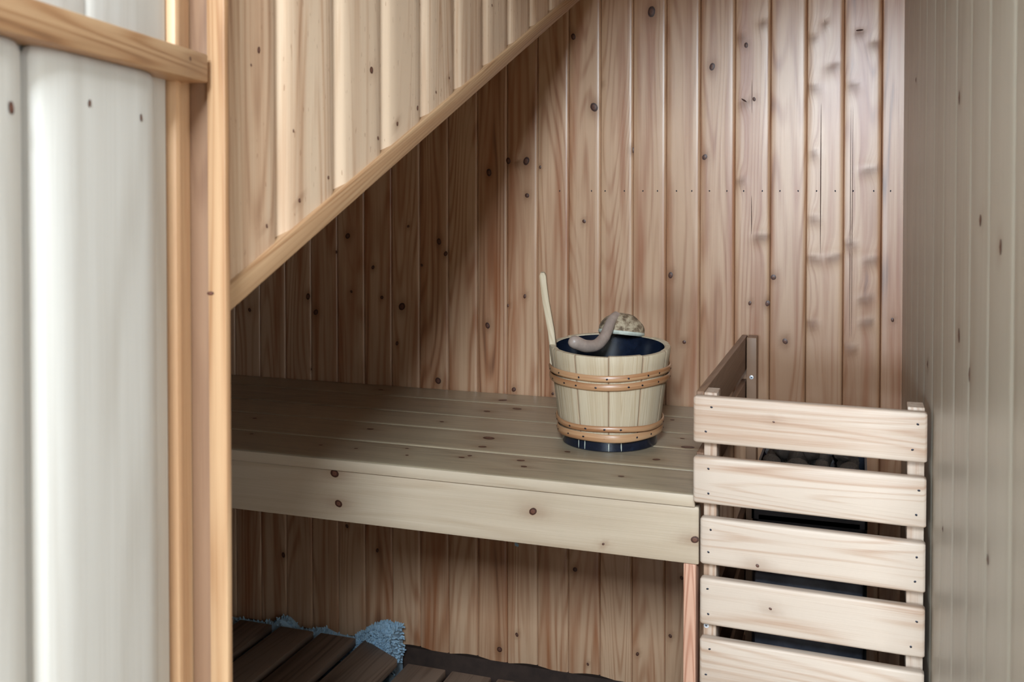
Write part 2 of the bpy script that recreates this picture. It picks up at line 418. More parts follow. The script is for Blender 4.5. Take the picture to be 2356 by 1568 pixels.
PROF_B = [(0.0, -0.010), (0.010, -0.0022), (0.025, -0.0005), (0.05, 0), (0.2, 0), (0.34, 0), (0.48, 0), (0.62, 0), (0.76, 0), (0.87, 0), (0.93, -0.0004), (0.965, -0.0015), (0.988, -0.0040), (1.0, -0.010)]
KB = [(-0.454,1.662,0.0106),(-0.315,1.530,0.0073),(-0.590,1.446,0.0097),(-0.641,1.614,0.0065),(-0.331,1.326,0.0062),(-0.854,1.294,0.0078),(-0.804,1.322,0.0067),(-0.758,1.321,0.0088),(-0.723,1.306,0.0033),(-0.756,1.238,0.0055),(-0.614,1.177,0.0043),(-0.987,1.123,0.0068),(-0.969,1.093,0.0057),(-1.034,1.063,0.0034),(-1.071,1.160,0.0034),(-1.242,1.133,0.0070),(-1.170,1.054,0.0047),(-1.276,1.091,0.0035),(-1.089,0.957,0.0092),(-1.145,0.978,0.0046),(-1.232,0.990,0.0035),(-1.359,0.973,0.0071),(-1.336,0.933,0.0071),(-1.537,0.931,0.0049),(-0.858,0.919,0.0067),(-0.762,0.994,0.0044),(-0.805,0.970,0.0033),(-0.408,1.055,0.0063),(-0.178,1.057,0.0061),(-0.152,0.915,0.0061),(-0.990,0.775,0.0080),(-1.352,0.782,0.0024),(-1.103,0.863,0.0046),(-0.790,0.766,0.0055),(-0.691,0.762,0.0033),(-0.376,0.902,0.0042),(-0.635,0.344,0.0054),(-0.380,0.356,0.0042),(-0.782,0.165,0.0044),(-0.827,0.122,0.0067),(-0.483,0.163,0.0042),(-0.406,0.217,0.0042),(-0.652,0.377,0.0043),(-0.603,0.120,0.0032),(-1.160,0.328,0.0046),(-1.437,0.283,0.0060),(-1.247,0.381,0.0047),(-0.222,1.454,0.0041),(0.071,0.972,0.0039),(-0.191,0.998,0.0061),(-0.229,0.997,0.0041),(-0.240,1.575,0.0051),(-0.574,1.499,0.0043),(-0.498,1.344,0.0053)]
SB = [(-0.204,1.627,0.019),(-0.253,1.598,0.015),(-0.097,1.590,0.017),(-0.072,1.618,0.014),(-0.055,1.525,0.030),(-0.095,1.480,0.025),(-0.013,1.483,0.023),(0.000,1.596,0.019),(0.030,1.569,0.024),(0.022,1.299,0.038),(-0.244,1.452,0.021),(-0.093,1.336,0.019),(-0.251,1.277,0.020),(-0.093,1.192,0.023),(-0.204,1.151,0.037),(-0.017,1.138,0.025),(-0.093,1.105,0.027),(-0.052,1.108,0.036),(0.027,1.104,0.030),(0.017,1.021,0.028),(0.019,0.970,0.026),(-0.095,0.962,0.021),(-0.015,0.912,0.023),(-0.781,1.322,0.019)]
NB = [-0.320,-0.281,-0.244,-0.203,-0.165,-0.126,-0.087,-0.048,-0.011,0.031,0.065,-0.674,-0.596,-0.563,-0.517,-0.473,-0.439,-0.395,-0.360]
CB = [(-0.2265,1.15,1.24,0.0008),(-0.0785,1.105,1.445,0.0010),(-0.0165,0.92,1.44,0.0006),(-0.0125,0.92,1.44,0.0006),(-0.2265,1.42,1.50,0.0005)]
PITCHB = 0.0776
NBRD = 33
BX0 = 0.0467 + PITCHB - PITCHB * NBRD - 0.0
SOUTH = 2.3                       # the back wall plane
CEILZ = 2.15
mb = MB()
rt = random.Random(3)
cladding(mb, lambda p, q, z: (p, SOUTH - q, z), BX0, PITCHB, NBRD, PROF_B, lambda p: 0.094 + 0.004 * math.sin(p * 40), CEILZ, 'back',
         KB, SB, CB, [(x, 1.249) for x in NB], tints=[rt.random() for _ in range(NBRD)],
         brown_patches=[(-0.47, 0.985, 0.085, 0.035, 0.30), (-0.405, 0.90, 0.035, 0.14, 0.38), (-0.10, 0.74, 0.24, 0.30, 0.65)])  # brown patches behind the bucket and low on the right
mb.box((BX0 - 0.05, SOUTH + 0.0105, 0.0), (0.16, SOUTH + 0.06, CEILZ), 'dark')
mb.disc((-0.782, 2.2985, 0.387), (1, 0, 0), (0, 0, 1), 0.004, 0.006, 'rug', 0.001, lobes=0.4)
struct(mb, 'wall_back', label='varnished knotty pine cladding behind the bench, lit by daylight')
mb = MB(); mb.box((BX0 - 0.05, SOUTH - 0.002, 0.0), (0.10, SOUTH + 0.0084, 0.092), 'dark')
struct(mb, 'baseboard_back')

# right-hand wall, slightly splayed, runs from the back corner toward the doorway
RW0 = Vector((0.090, 2.300, 0)); RW1 = Vector((0.1245, 0.78, 0)); RD = (RW1 - RW0); RLEN = RD.length; RD.normalize(); RN = Vector((-RD.y, RD.x, 0))
if RN.x > 0: RN = -RN
PROF_R = [(0.0, -0.002), (0.03, -0.0006), (0.08, 0), (0.3, 0.0003), (0.5, 0.0005), (0.68, 0.0004), (0.9, 0), (0.96, -0.0004), (1.0, -0.002)]
mb = MB()
rk = random.Random(11)
KR = [(0.34, 1.45, 0.0045), (0.62, 0.98, 0.005), (1.0, 1.36, 0.007), (1.02, 1.08, 0.008), (1.19, 1.22, 0.006), (1.32, 1.20, 0.006), (0.86, 0.80, 0.004), (0.50, 1.6, 0.004), (1.11, 1.05, 0.007), (1.26, 0.9, 0.005)]
nr = int(RLEN / 0.15) + 1
cladding(mb, lambda p, q, z: tuple(RW0 + RD * p + RN * q + Vector((0, 0, z))), 0.0, RLEN / nr, nr, PROF_R, lambda p: 0.0, CEILZ, 'right', KR, rows=0.012)
c = [RW0 - RN * 0.0065, RW1 - RN * 0.0065, RW1 - RN * 0.05, RW0 - RN * 0.05]
lo = [mb.vert(p) for p in c]; hi = [mb.vert(p + Vector((0, 0, CEILZ))) for p in c]
for i in range(4): mb.face((lo[i], lo[(i + 1) % 4], hi[(i + 1) % 4], hi[i]), 'dark')
mb.face(lo, 'dark'); mb.face(hi, 'dark')
struct(mb, 'wall_right', label='greyed vertical pine boards running toward the doorway')

# hanging side wall with the slanting lower edge
HX = -0.583
def zdiag(y): return CZ - 0.119 + 0.4113 * (y - 0.829)
PROF_S = [(0.0, -0.010), (0.02, -0.0095), (0.06, -0.007), (0.16, -0.0018), (0.20, 0), (0.35, 0), (0.5, 0), (0.65, 0), (0.8, 0), (0.93, 0), (0.985, -0.0025), (1.0, -0.010)]
KW = [(1.143,1.402,0.0045),(0.969,1.239,0.0024),(1.033,1.265,0.0022),(0.904,1.213,0.0020),(0.837,1.186,0.0019),(1.161,1.317,0.0024),(1.218,1.339,0.0029),(1.283,1.365,0.0030),(1.348,1.393,0.0022),(1.398,1.419,0.0020),(1.584,1.560,0.0022),(0.891,1.394,0.0030),(0.877,1.377,0.0015),(0.957,1.315,0.0016)]
mb = MB()
cladding(mb, lambda p, q, z: (HX + q, p, z), 0.926 - 0.1232, 0.1237, 12, PROF_S, lambda y: zdiag(y) + 0.012, CEILZ, 'side', KW, rows=0.008, tints=[f / 7.31 for f in (.97, 1.62, .35, 2.12, .5, .62, 1.45, .4, .6, 1.5, .3, .6)])
y0, y1 = 0.803, 2.287
back = [(HX - 0.0105, y0, zdiag(y0) + .012), (HX - 0.0105, y1, zdiag(y1) + .012), (HX - 0.0105, y1, CEILZ), (HX - 0.0105, y0, CEILZ)]
a = [mb.vert(p, p[1], p[2], .5) for p in back]; b = [mb.vert((p[0] - 0.035, p[1], p[2]), p[1], p[2], .5) for p in back]
mb.face(a, 'dark'); mb.face(b[::-1], 'side')
for i in range(4): mb.face((a[i], a[(i + 1) % 4], b[(i + 1) % 4], b[i]), 'side')
struct(mb, 'wall_side', label='pale pine cladding hanging over the bench with a slanting lower edge')
# slanting batten that finishes it
mb = MB()
d = Vector((0, 1, 0.4113)).normalized(); up = Vector((1, 0, 0)).cross(d)
if up.z < 0: up = -up
bh = 0.0245
O = Vector((-0.5925, 0.803, zdiag(0.803) + bh / 2 / math.cos(math.atan(.4113))))
mb.board(O, up, Vector((1, 0, 0)), d, bh, 0.030, (2.288 - 0.803) / d.y, 'trim', r=0.0022)
struct(mb, 'trim_1', label='honey coloured batten along the slanting edge of the hanging wall')

# inner left wall, ceiling, floor
mb = MB(); LX = BX0 - 0.05
cladding(mb, lambda p, q, z: (LX + q, p, z), 0.80, 0.0776, 20, PROF_B, lambda p: 0.0, CEILZ, 'back')
mb.box((LX - 0.05, 0.80, 0), (LX - 0.009, 2.36, CEILZ), 'dark')
struct(mb, 'wall_left')
mb = MB(); mb.box((-2.75, 0.75, CEILZ), (0.2, 2.36, CEILZ + 0.04), 'ceil'); struct(mb, 'ceiling')
mb = MB(); mb.box((-2.75, 0.75, -0.04), (0.2, 2.36, 0.0), 'floor'); struct(mb, 'floor')
# front wall with the doorway; the right-hand wall closes the other side
LINT = 1.815
mb = MB()
mb.box((-2.75, 0.765, 0.0), (-0.598, 0.80, CEILZ), 'doorback')
mb.box((0.125, 0.765, 0.0), (1.75, 0.80, 2.52), 'white')
mb.box((-0.598, 0.765, LINT), (0.125, 0.80, CEILZ), 'doorback')
mb.box((-2.75, 0.765, CEILZ), (0.125, 0.80, 2.52), 'white')
struct(mb, 'wall_front')
# door casing strip seen edge-on at the left of the opening
mb = MB()
mb.board((-0.5648, 0.796, 0.0), (1, 0, 0), (0, 1, 0), (0, 0, 1), 0.0196, 0.008, LINT, 'trim', r=0.0012)
mb.disc((-0.5715, 0.7918, CZ - 0.096), (1, 0, 0), (0, 0, 1), 0.0036, 0.002, 'knot')
struct(mb, 'trim_2', label='pale upright door post beside the hanging wall')
mb = MB()
mb.board((-0.5860, 0.7985, 0.0), (1, 0, 0), (0, 1, 0), (0, 0, 1), 0.0225, 0.003, LINT, 'jamb', r=0.001)  # darker wood tone, the shade of the recess is put into its colour
mb.board((-0.6000, 0.815, 0.0), (1, 0, 0), (0, 1, 0), (0, 0, 1), 0.045, 0.026, zdiag(0.80) - 0.01, 'jamb', r=0.002)
struct(mb, 'trim_3')

# ---------------------------------------------------------------- the open door leaf at the left
HO = Vector((-0.575, 0.782, 0)); DD = Vector((0.2136, -0.977, 0)).normalized(); DN = Vector((0.977, 0.2136, 0)).normalized()
Z = Vector((0, 0, 1))
door = bpy.data.objects.new('door_1', None); COL.objects.link(door); door.location = HO + Vector((0, 0, 0.02)); door['kind'] = 'structure'
door['label'] = 'open pale pine door leaf with broad rounded planks below a rail'
zr0, zr1 = CZ + 0.043 * 2.3, CZ + 0.0543 * 2.3
DW = 0.66; DT = CZ + 0.32
mb = MB()
# backing boards 18 mm behind the plank faces, with shallow beads
def dpt(t, q, z): return tuple(HO + DD * t + DN * q + Z * z)
mb2 = MB()
PROF_D = [(0.0, -0.005), (0.02, -0.001), (0.06, 0), (0.3, 0), (0.6, 0), (0.9, 0), (0.97, -0.001), (1.0, -0.005)]
cladding(mb2, lambda p, q, z: dpt(p, -0.020 + q, z), 0.0225, 0.135, 5, PROF_D, lambda p: 0.03, DT, 'door', [], tints=[.1, .55, .3, .8, .2])
bk = [dpt(0.0, -0.0255, 0.03), dpt(0.0225 + .675, -0.0255, 0.03), dpt(0.0225 + .675, -0.0255, DT), dpt(0.0, -0.0255, DT)]
fr = [dpt(0.0, -0.036, 0.03), dpt(0.0225 + .675, -0.036, 0.03), dpt(0.0225 + .675, -0.036, DT), dpt(0.0, -0.036, DT)]
a = [mb2.vert(p, 0, p[2], .2) for p in bk]; b = [mb2.vert(p, 0, p[2], .2) for p in fr]
mb2.face(a, 'doorback'); mb2.face(b, 'doorback')
for i in range(4): mb2.face((a[i], a[(i + 1) % 4], b[(i + 1) % 4], b[i]), 'doorback')
part(mb2, 'backing_panel', door)
mb2 = MB()
mb2.board(HO + DD * 0.0155 + DN * -0.0185 + Z * 0.03, DD, DN, Z, 0.013, 0.012, DT - 0.03, 'doorback', r=0.003)
mb2.board(HO + DD * 0.0052 + DN * -0.0215 + Z * 0.03, DD, DN, Z, 0.0065, 0.008, DT - 0.03, 'doorback', r=0.002)
part(mb2, 'edge_stile', door)
mb2 = MB()
mb2.board(HO + DD * 0.0015 + DN * -0.0055 + Z * ((zr0 + zr1) / 2), Z, DN, DD, zr1 - zr0, 0.029, DW, 'trim', r=0.0015)
C = HO + DD * 0.040 + DN * 0.0095 + Z * (zr0 + 0.017)
mb2.disc(C, -DD, Z, 0.0015, 0.0020, 'knot', 0.0006)
part(mb2, 'rail', door)
for i, (t0, t1) in enumerate(((0.0708, 0.2490), (0.2590, 0.4450), (0.4560, 0.6400))):
    mb2 = MB()
    hal = [(0.0, 0.98, 0.012)] if i else [(0.02, 0.30, 0.02), (-0.03, 0.72, .01)]
    mb2.board(HO + DD * ((t0 + t1) / 2) + DN * -0.010 + Z * 0.06, -DD, DN, Z, t1 - t0, 0.0195, zr0 - 0.06 + 0.001, 'door', r=0.0088, nseg=6, halos=hal, tint=0.12 + i * .1)
    ctr = HO + DD * ((t0 + t1) / 2) + DN * -0.010
    for vi, q in enumerate(mb2.v):          # the face of each plank is gently crowned toward its edges
        q = Vector(q); rel_ = q - ctr; rel_.z = 0
        e = abs(rel_.dot(DD)) - ((t1 - t0) / 2 - 0.036)
        if e > 0 and rel_.dot(DN) > 0: mb2.v[vi] = tuple(q - DN * (0.0075 * (e / 0.036) ** 2))
    if i == 0:
        for (tt, zz, r1) in ((0.190, 1.314, 0.0020), (0.112, 1.309, 0.0020), (0.130, 0.748, 0.006)):
            mb2.disc(HO + DD * tt + Z * zz, -DD, Z, r1, r1 * 1.5, 'knot', 0.0006)
    else:
        mb2.disc(HO + DD * (t0 + 0.025) + Z * 1.303, -DD, Z, 0.003, 0.004, 'knot', 0.0006)
    part(mb2, 'plank', door)

# ---------------------------------------------------------------- bench
BT = CZ - 0.493; BXL, BXR = -2.45, -0.2475
bench = thing('sauna_bench', (-1.3, 1.95, 0.30), 'long grey weathered pine bench along the back wall, holding the wooden bucket', 'bench')
KT = [(-1.233,1.862,0.0047),(-0.951,1.855,0.0063),(-0.813,1.738,0.0033),(-0.792,1.693,0.0032),(-0.837,1.964,0.0046),(-0.680,1.728,0.0040),(-0.693,1.864,0.0112),(-0.681,1.797,0.0067),(-0.690,1.712,0.0048),(-0.580,1.728,0.0063),(-0.562,1.692,0.0054),(-0.516,1.814,0.0049),(-0.347,1.815,0.0063),(-0.307,1.923,0.0108),(-0.384,1.688,0.0045),(-0.781,2.090,0.0068),(-0.726,2.137,0.0098),(-0.788,2.214,0.0092),(-1.160,1.740,0.0035),(-0.982,1.707,0.0034),(-0.905,1.706,0.0033),(-0.328,1.987,0.0043),(-0.375,2.141,0.0047),(-1.114,2.231,0.0054)]
ys = [1.627, 1.766, 1.910, 2.031, 2.177, 2.291]
for i, (a, b) in enumerate(zip(ys, ys[1:])):
    mb = MB(); w = b - a - 0.0035; yc = (a + b) / 2 if i else (a + b) / 2 - 0.0012
    kk = [k for k in KT if a < k[1] < b]
    mb.board((BXL, yc, BT - 0.0105), (0, 1, 0), (0, 0, 1), (1, 0, 0), w, 0.021, BXR - BXL, 'bench', r=0.0035, nseg=3,
             halos=[(k[1] - yc, k[0] - BXL, k[2] * 0.9) for k in kk])
    for k in kk: mb.disc((k[0], k[1], BT), (1, 0, 0), (0, 1, 0), k[2] * 1.15, k[2] * 0.95, 'knot', 0.0007)
    part(mb, 'bench_slat', bench)
KA = [(-0.901,0.674,0.0072),(-0.909,0.729,0.0080),(-0.902,0.743,0.0040),(-0.525,0.699,0.0067),(-0.248,0.682,0.0063),(-0.401,0.657,0.0022)]
mb = MB(); AZ0 = CZ - 0.609; AH = (BT - 0.0215) - AZ0; AZC = AZ0 + AH / 2
# apron: pale front face sits just behind the nosing
mb.board((BXL, 1.641, AZC), (0, 0, 1), (0, 1, 0), (1, 0, 0), AH, 0.022, -0.2418 - BXL, 'edge', r=0.002, halos=[(k[1] - AZC, k[0] - BXL, k[2]) for k in KA if k[1] < AZ0 + AH])
for k in KA:
    if k[1] < AZ0 + AH - 0.004: mb.disc((k[0], 1.630, k[1]), (1, 0, 0), (0, 0, 1), k[2], k[2], 'knot', 0.0007)
part(mb, 'apron', bench, label='pale apron board with round knots')
mb = MB()
mb.board((BXL, 1.6262, BT - 0.0110), (0, 0, 1), (0, 1, 0), (1, 0, 0), 0.0195, 0.003, BXR - BXL, 'edge', r=0.0012)
part(mb, 'front_edging', bench, label='pale front edge of the bench top')
mb = MB()
mb.board((-0.2563, 1.652, 0.02), (1, 0, 0), (0, 1, 0), (0, 0, 1), 0.0205, 0.044, AZ0 - 0.0205, 'leg', r=0.0015)
part(mb, 'leg', bench, label='reddish upright leg under the bench end')
mb = MB()
mb.board((-2.35, 1.652, 0.0), (1, 0, 0), (0, 1, 0), (0, 0, 1), 0.045, 0.044, AZ0, 'leg', r=0.0015); part(mb, 'leg', bench)
for y in (1.68, 2.25):
    mb = MB(); mb.board((BXL, y, BT - 0.044), (0, 0, 1), (0, 1, 0), (1, 0, 0), 0.045, 0.03, -0.28 - BXL, 'bench', r=0.002); part(mb, 'bearer', bench)

# ---------------------------------------------------------------- heater guard
GL = Vector((-0.2467, 1.600, 0)); GR_ = Vector((0.098, 1.586, 0)); GD = (GR_ - GL).normalized(); GN = Vector((GD.y, -GD.x, 0))   # GN toward the viewer
guard = thing('heater_guard', (-0.08, 1.75, 0.0), 'slatted pale pine guard rail boxing in the stove beside the bench', 'guard rail')
GLEN = (GR_ - GL).length
xl_hi, xl_lo = 0.0, 0.0115
for i in range(14):
    zt = CZ - 0.3273 - 0.0968 * i
    if zt - 0.0745 < 0.0: break
    x0 = xl_hi if i < 2 else xl_lo
    mb = MB()
    O = GL + GD * (x0 + 0.0) - GN * 0.0095 + Z * (zt - 0.0372)
    ln = GLEN - x0 - (0.0, 0.0005, 0.001, 0.001, 0.0015)[min(i, 4)]
    hal = {3: [(0.004, 0.11, 0.004)], 0: [(0.006, 0.125, 0.003)], 2: [(-0.028, 0.09, 0.005)]}.get(i, [])
    mb.board(O, Z, GN, GD, 0.0745, 0.019, ln, 'slat', r=0.0042, nseg=3, halos=hal, step=0.03)
    f0 = GL + Z * zt
    for (gx, gz) in ((0.026, 0.017), (0.023, 0.056), (GLEN - 0.013, 0.019), (GLEN - 0.017, 0.057)):
        gx += random.uniform(-.003, .003); gz += random.uniform(-.003, .003)
        mb.disc(f0 + GD * gx - Z * gz, GD, Z, 0.0019, 0.0016, 'nail', 0.0008)
    if hal:
        for (hy, hl, hr) in hal: mb.disc(f0 + GD * (x0 + hl) + Z * (-0.0372 + hy), GD, Z, hr * .6, hr * .5, 'knot', 0.0006)
    part(mb, 'slat', guard)
def gpost(x0, x1, y0, y1, top, name='post', mat='slat'):
    mb = MB(); mb.board(((x0 + x1) / 2, (y0 + y1) / 2, 0), (1, 0, 0), (0, 1, 0), Z, x1 - x0, y1 - y0, top, mat, r=0.0015)
    return part(mb, name, guard)
pf = gpost(-0.2325, -0.2120, 1.6205, 1.664, CZ - 0.3245)
gpost(0.0720, 0.0960, 1.610, 1.652, CZ - 0.3245)
pr = gpost(-0.2305, -0.2090, 2.247, 2.290, CZ - 0.3229, mat='jamb')
def screw(C, N, U, parent):
    mb = MB(); C, N, U = Vector(C), Vector(N).normalized(), Vector(U).normalized(); V = N.cross(U)
    mb.disc(C, U, V, 0.0043, 0.0043, 'screw', 0.0014, lobes=0)
    for a in (R(35), R(125)):
        uu = U * math.cos(a) + V * math.sin(a); vv = N.cross(uu)
        mb.disc(C + N * 0.0015, uu, vv, 0.0026, 0.0007, 'slot', 0.0006, lobes=0)
    w = parent.matrix_world
    base = parent.location + parent.parent.location
    o = mb.build('screw', parent); me = o.data
    for v in me.vertices: v.co -= base
    o['label'] = 'bright cross-head screw'
screw((-0.2195, 2.2468, 0.840), (0, -1, 0), (1, 0, 0), pr)
screw((-0.2275, 1.6200, CZ - 0.7015), (0, -1, 0), (1, 0, 0), pf)
for i in range(10):       # side slats, outside the posts
    zt = CZ - 0.3229 - 0.0968 * i
    if zt < 0.08: break
    mb = MB()
    x1 = -0.2325; x0 = x1 - 0.0125
    if zt - 0.0745 < BT + 0.003 and zt > AZ0 - 0.02: continue          # the bench end is there
    ys0 = 1.6205 if zt > BT else 1.678
    mb.board(((x0 + x1) / 2, ys0, zt - 0.037), Z, (1, 0, 0), (0, 1, 0), 0.074, x1 - x0, 2.289 - ys0, 'jamb', r=0.0018)
    part(mb, 'side_slat', guard)
mb = MB(); mb.board((-0.23875, 1.6205, 0.794), Z, (1, 0, 0), (0, 1, 0), 0.068, 0.0125, 0.6685, 'jamb', r=0.0018); part(mb, 'side_slat', guard)

# ---------------------------------------------------------------- heater and stones
heater = thing('sauna_heater', (-0.075, 1.90, 0.0), 'dark blue-grey steel stove standing behind the guard slats', 'stove')
hx0, hx1, hy0, hy1 = -0.172, 0.018, 1.775, 2.05
mb = MB(); mb.board(((hx0 + hx1) / 2, (hy0 + hy1) / 2, 0.10), (1, 0, 0), (0, 1, 0), Z, hx1 - hx0, hy1 - hy0, 0.60, 'steel', r=0.012, nseg=4)
part(mb, 'body', heater)
mb = MB(); mb.board(((hx0 + hx1) / 2, hy0 - 0.004, 0.16), (1, 0, 0), (0, 1, 0), Z, hx1 - hx0 - 0.012, 0.010, 0.43, 'panel', r=0.004)
part(mb, 'front_panel', heater, label='lighter blue-grey front panel')
mb = MB()
t = 0.004; zc0, zc1 = 0.68, 0.785
for (a, b) in (((hx0, hy0), (hx1, hy0 + t)), ((hx0, hy1 - t), (hx1, hy1)), ((hx0, hy0), (hx0 + t, hy1)), ((hx1 - t, hy0), (hx1, hy1))):
    mb.box((a[0], a[1], zc0), (b[0], b[1], zc1 - 0.035), 'steel')
part(mb, 'stone_cradle', heater)
for (x, y) in ((hx0 + .02, hy0 + .02), (hx1 - .02, hy0 + .02), (hx0 + .02, hy1 - .02), (hx1 - .02, hy1 - .02)):
    mb = MB(); mb.lathe((x, y, 0), [(0.0, 0), (0.012, 0), (0.012, 0.11), (0.0, 0.11)], 'steel', 12); part(mb, 'foot', heater)
def stone_mesh(seed):
    bm = bmesh.new(); bmesh.ops.create_icosphere(bm, subdivisions=3, radius=1.0)
    o = Vector((seed * 3.3, seed * 1.7, 0))
    for v in bm.verts:
        n = v.co.copy()
        cell = mnoise.cell_vector(n * 1.3 + o)
        d = 1 + 0.30 * mnoise.noise(n * 1.1 + o) + 0.10 * mnoise.noise(n * 3.5 + o) + 0.03 * mnoise.noise(n * 9 + o)
        v.co = Vector((n.x * 1.0, n.y * 0.85, n.z * 0.68)) * d
    me = bpy.data.meshes.new('heater_stone'); bm.to_mesh(me); bm.free(); me.materials.append(M['stone'])
    me.polygons.foreach_set('use_smooth', [True] * len(me.polygons)); me.set_sharp_from_angle(angle=R(28)); return me
sm = [stone_mesh(i) for i in range(6)]
rs = random.Random(5); k = 0
for layer, (zz, nx, ny, ins, dy) in enumerate(((0.735, 4, 6, 0.034, 0), (0.770, 4, 5, 0.034, 0), (0.797, 3, 4, 0.045, 0.02), (0.815, 2, 2, 0.07, 0.055))):
    for ix in range(nx):
        for iy in range(ny):
            x = hx0 + ins + (hx1 - hx0 - 2 * ins) * (ix / (nx - 1)) + rs.uniform(-.003, .003)
            y = hy0 + ins + dy + (hy1 - hy0 - 2 * ins - dy) * (iy / (ny - 1)) + rs.uniform(-.003, .003)
            o = bpy.data.objects.new('heater_stone', sm[k % 6]); k += 1
            COL.objects.link(o); r = rs.uniform(0.018, 0.023) if layer < 2 else rs.uniform(0.018, 0.021)
            o.location = (x, y, zz - 0.004); o.scale = (r, r, r); o.rotation_euler = (rs.uniform(0, 6), rs.uniform(0, 6), rs.uniform(0, 6))
            o['label'] = 'grey angular stone heaped with others on top of the dark stove'; o['category'] = 'stone'; o['group'] = 'stones heaped on the stove'

# ---------------------------------------------------------------- bucket
BC = Vector((-0.4614, 1.925, BT))
bucket = thing('water_bucket', BC, 'pale stave-built wooden water bucket with willow hoops standing on the bench', 'bucket')
NST = 11
H0, H1 = 0.022, 0.190
def rad(z): return 0.0975 + (0.1195 - 0.0975) * (z - H0) / (H1 - H0)
tints = [random.random() for _ in range(NST)]
def stave_wob(out):
    def w(r, z, a):
        a2 = (a + 0.21) % (2 * math.pi); k = a2 / (2 * math.pi / NST); f = k - int(k)
        e = min(f, 1 - f)
        dip = 0.0014 * math.exp(-(e / 0.014) ** 2) if r > rad(z) - 0.005 else 0
        flat = -0.0010 * (1 - (2 * f - 1) ** 2) * 0
        top = 0.0012 * math.sin(int(k) * 2.3) if z > H1 - 0.004 else 0
        return (r - dip + flat, z + top, tints[int(k) % NST], f * 0.07 + int(k) * 1.3, 0.8 * math.exp(-(e / 0.022) ** 2) if r > rad(z) - 0.005 else 0)
    return w
mb = MB()
zs = [H0 + (H1 - 0.003 - H0) * i / 8 for i in range(9)]
prof = [(rad(H0) - 0.012, H0), (rad(H0) - 0.003, H0)] + [(rad(z), z) for z in zs] + [(rad(H1) - 0.002, H1), (rad(H1) - 0.0105, H1), (rad(H1) - 0.0125, H1 - 0.002), (rad(H1) - 0.013, H1 - 0.010)]
mb.lathe(BC, prof, 'stave', NST * 30, wob=stave_wob(True))
part(mb, 'staves', bucket)
mb = MB()
prof = [(0.0, 0.0), (0.0905, 0.0), (0.0925, 0.002), (0.0940, 0.024), (0.085, 0.0245), (0.0, 0.0245)]
mb.lathe(BC, prof, 'liner', 72)
for a in (-1.35, -1.1, -1.85, -2.0):
    p = BC + Vector((0.0945 * math.cos(a), 0.0945 * math.sin(a), 0.012))
    mb.disc(p, (-math.sin(a), math.cos(a), 0), (0, 0, 1), 0.0009, 0.010, 'rimwood', 0.0004)
part(mb, 'base_ring', bucket, label='blue-black plastic base')
mb = MB()
prof = [(rad(H1) - 0.0128, H1 - 0.0015), (rad(H1) - 0.0132, H1 - 0.004), (rad(0.1) - 0.014, 0.1), (rad(0.04) - 0.0145, 0.035), (0.0, 0.035)]
mb.lathe(BC, prof, 'liner', 72)
part(mb, 'liner', bucket, label='dark blue plastic liner')
def hoop(z, h, seed, mat='hoop', th=0.0042):
    rr = random.Random(seed); ph = rr.uniform(0, 6); amp = 0.0022; over = rr.uniform(0, 6)
    mb = MB()
    def w(r, zz, a):
        dz = amp * math.sin(a + ph) + 0.0010 * math.sin(3 * a + ph * 2)
        b = 0.0008 * math.sin(5 * a + ph)
        bump = 0.0022 * math.exp(-(((a - over + math.pi) % (2 * math.pi) - math.pi) / 0.25) ** 2)
        return (r + b + bump, zz + dz, 0.2 + 0.1 * seed, a * 0.02)
    pr = []
    for i in range(13):
        t = 2 * math.pi * i / 12
        pr.append((rad(z) + 0.0012 + th * 0.5 + th * 0.62 * math.cos(t), z + h / 2 * math.sin(t)))
    # grain runs round the hoop: swap coordinates
    rows = mb.lathe(BC, pr, mat, 96, wob=w)
    for row in rows:
        for k, i in enumerate(row):
            gu, gv, ti, ha = mb.a[i]
            mb.a[i] = (gv, k * 0.0075, ti, ha)
    o = part(mb, 'hoop', bucket)
    base = o.location + bucket.location
    for k in range(9):
        a = -2.9 + k * 0.36 + rr.uniform(-.1, .1)
        dz = amp * math.sin(a + ph) + 0.0010 * math.sin(3 * a + ph * 2)
        r = rad(z) + 0.0012 + th * 0.5 + th * 0.62 + 0.0008 * math.sin(5 * a + ph)
        nb = MB()
        nb.disc(BC + Vector((r * math.cos(a), r * math.sin(a), z + dz)), (-math.sin(a), math.cos(a), 0), (0, 0, 1), 0.0021, 0.0018, 'nail', 0.0009)
        for q_, q in enumerate(nb.v):
            q = Vector(q); kk = 0.055 * max(0, q.z - BC.z - 0.02) / 0.17
            nb.v[q_] = tuple(Vector((q.x, q.y, q.z + kk * (q - BC).dot(AWAY))) - base)
        nb.build('nail', o)
    return o
hoop(0.0305, 0.0155, 1); hoop(0.0480, 0.0115, 2); hoop(0.1315, 0.0135, 3); hoop(0.1490, 0.0125, 4)
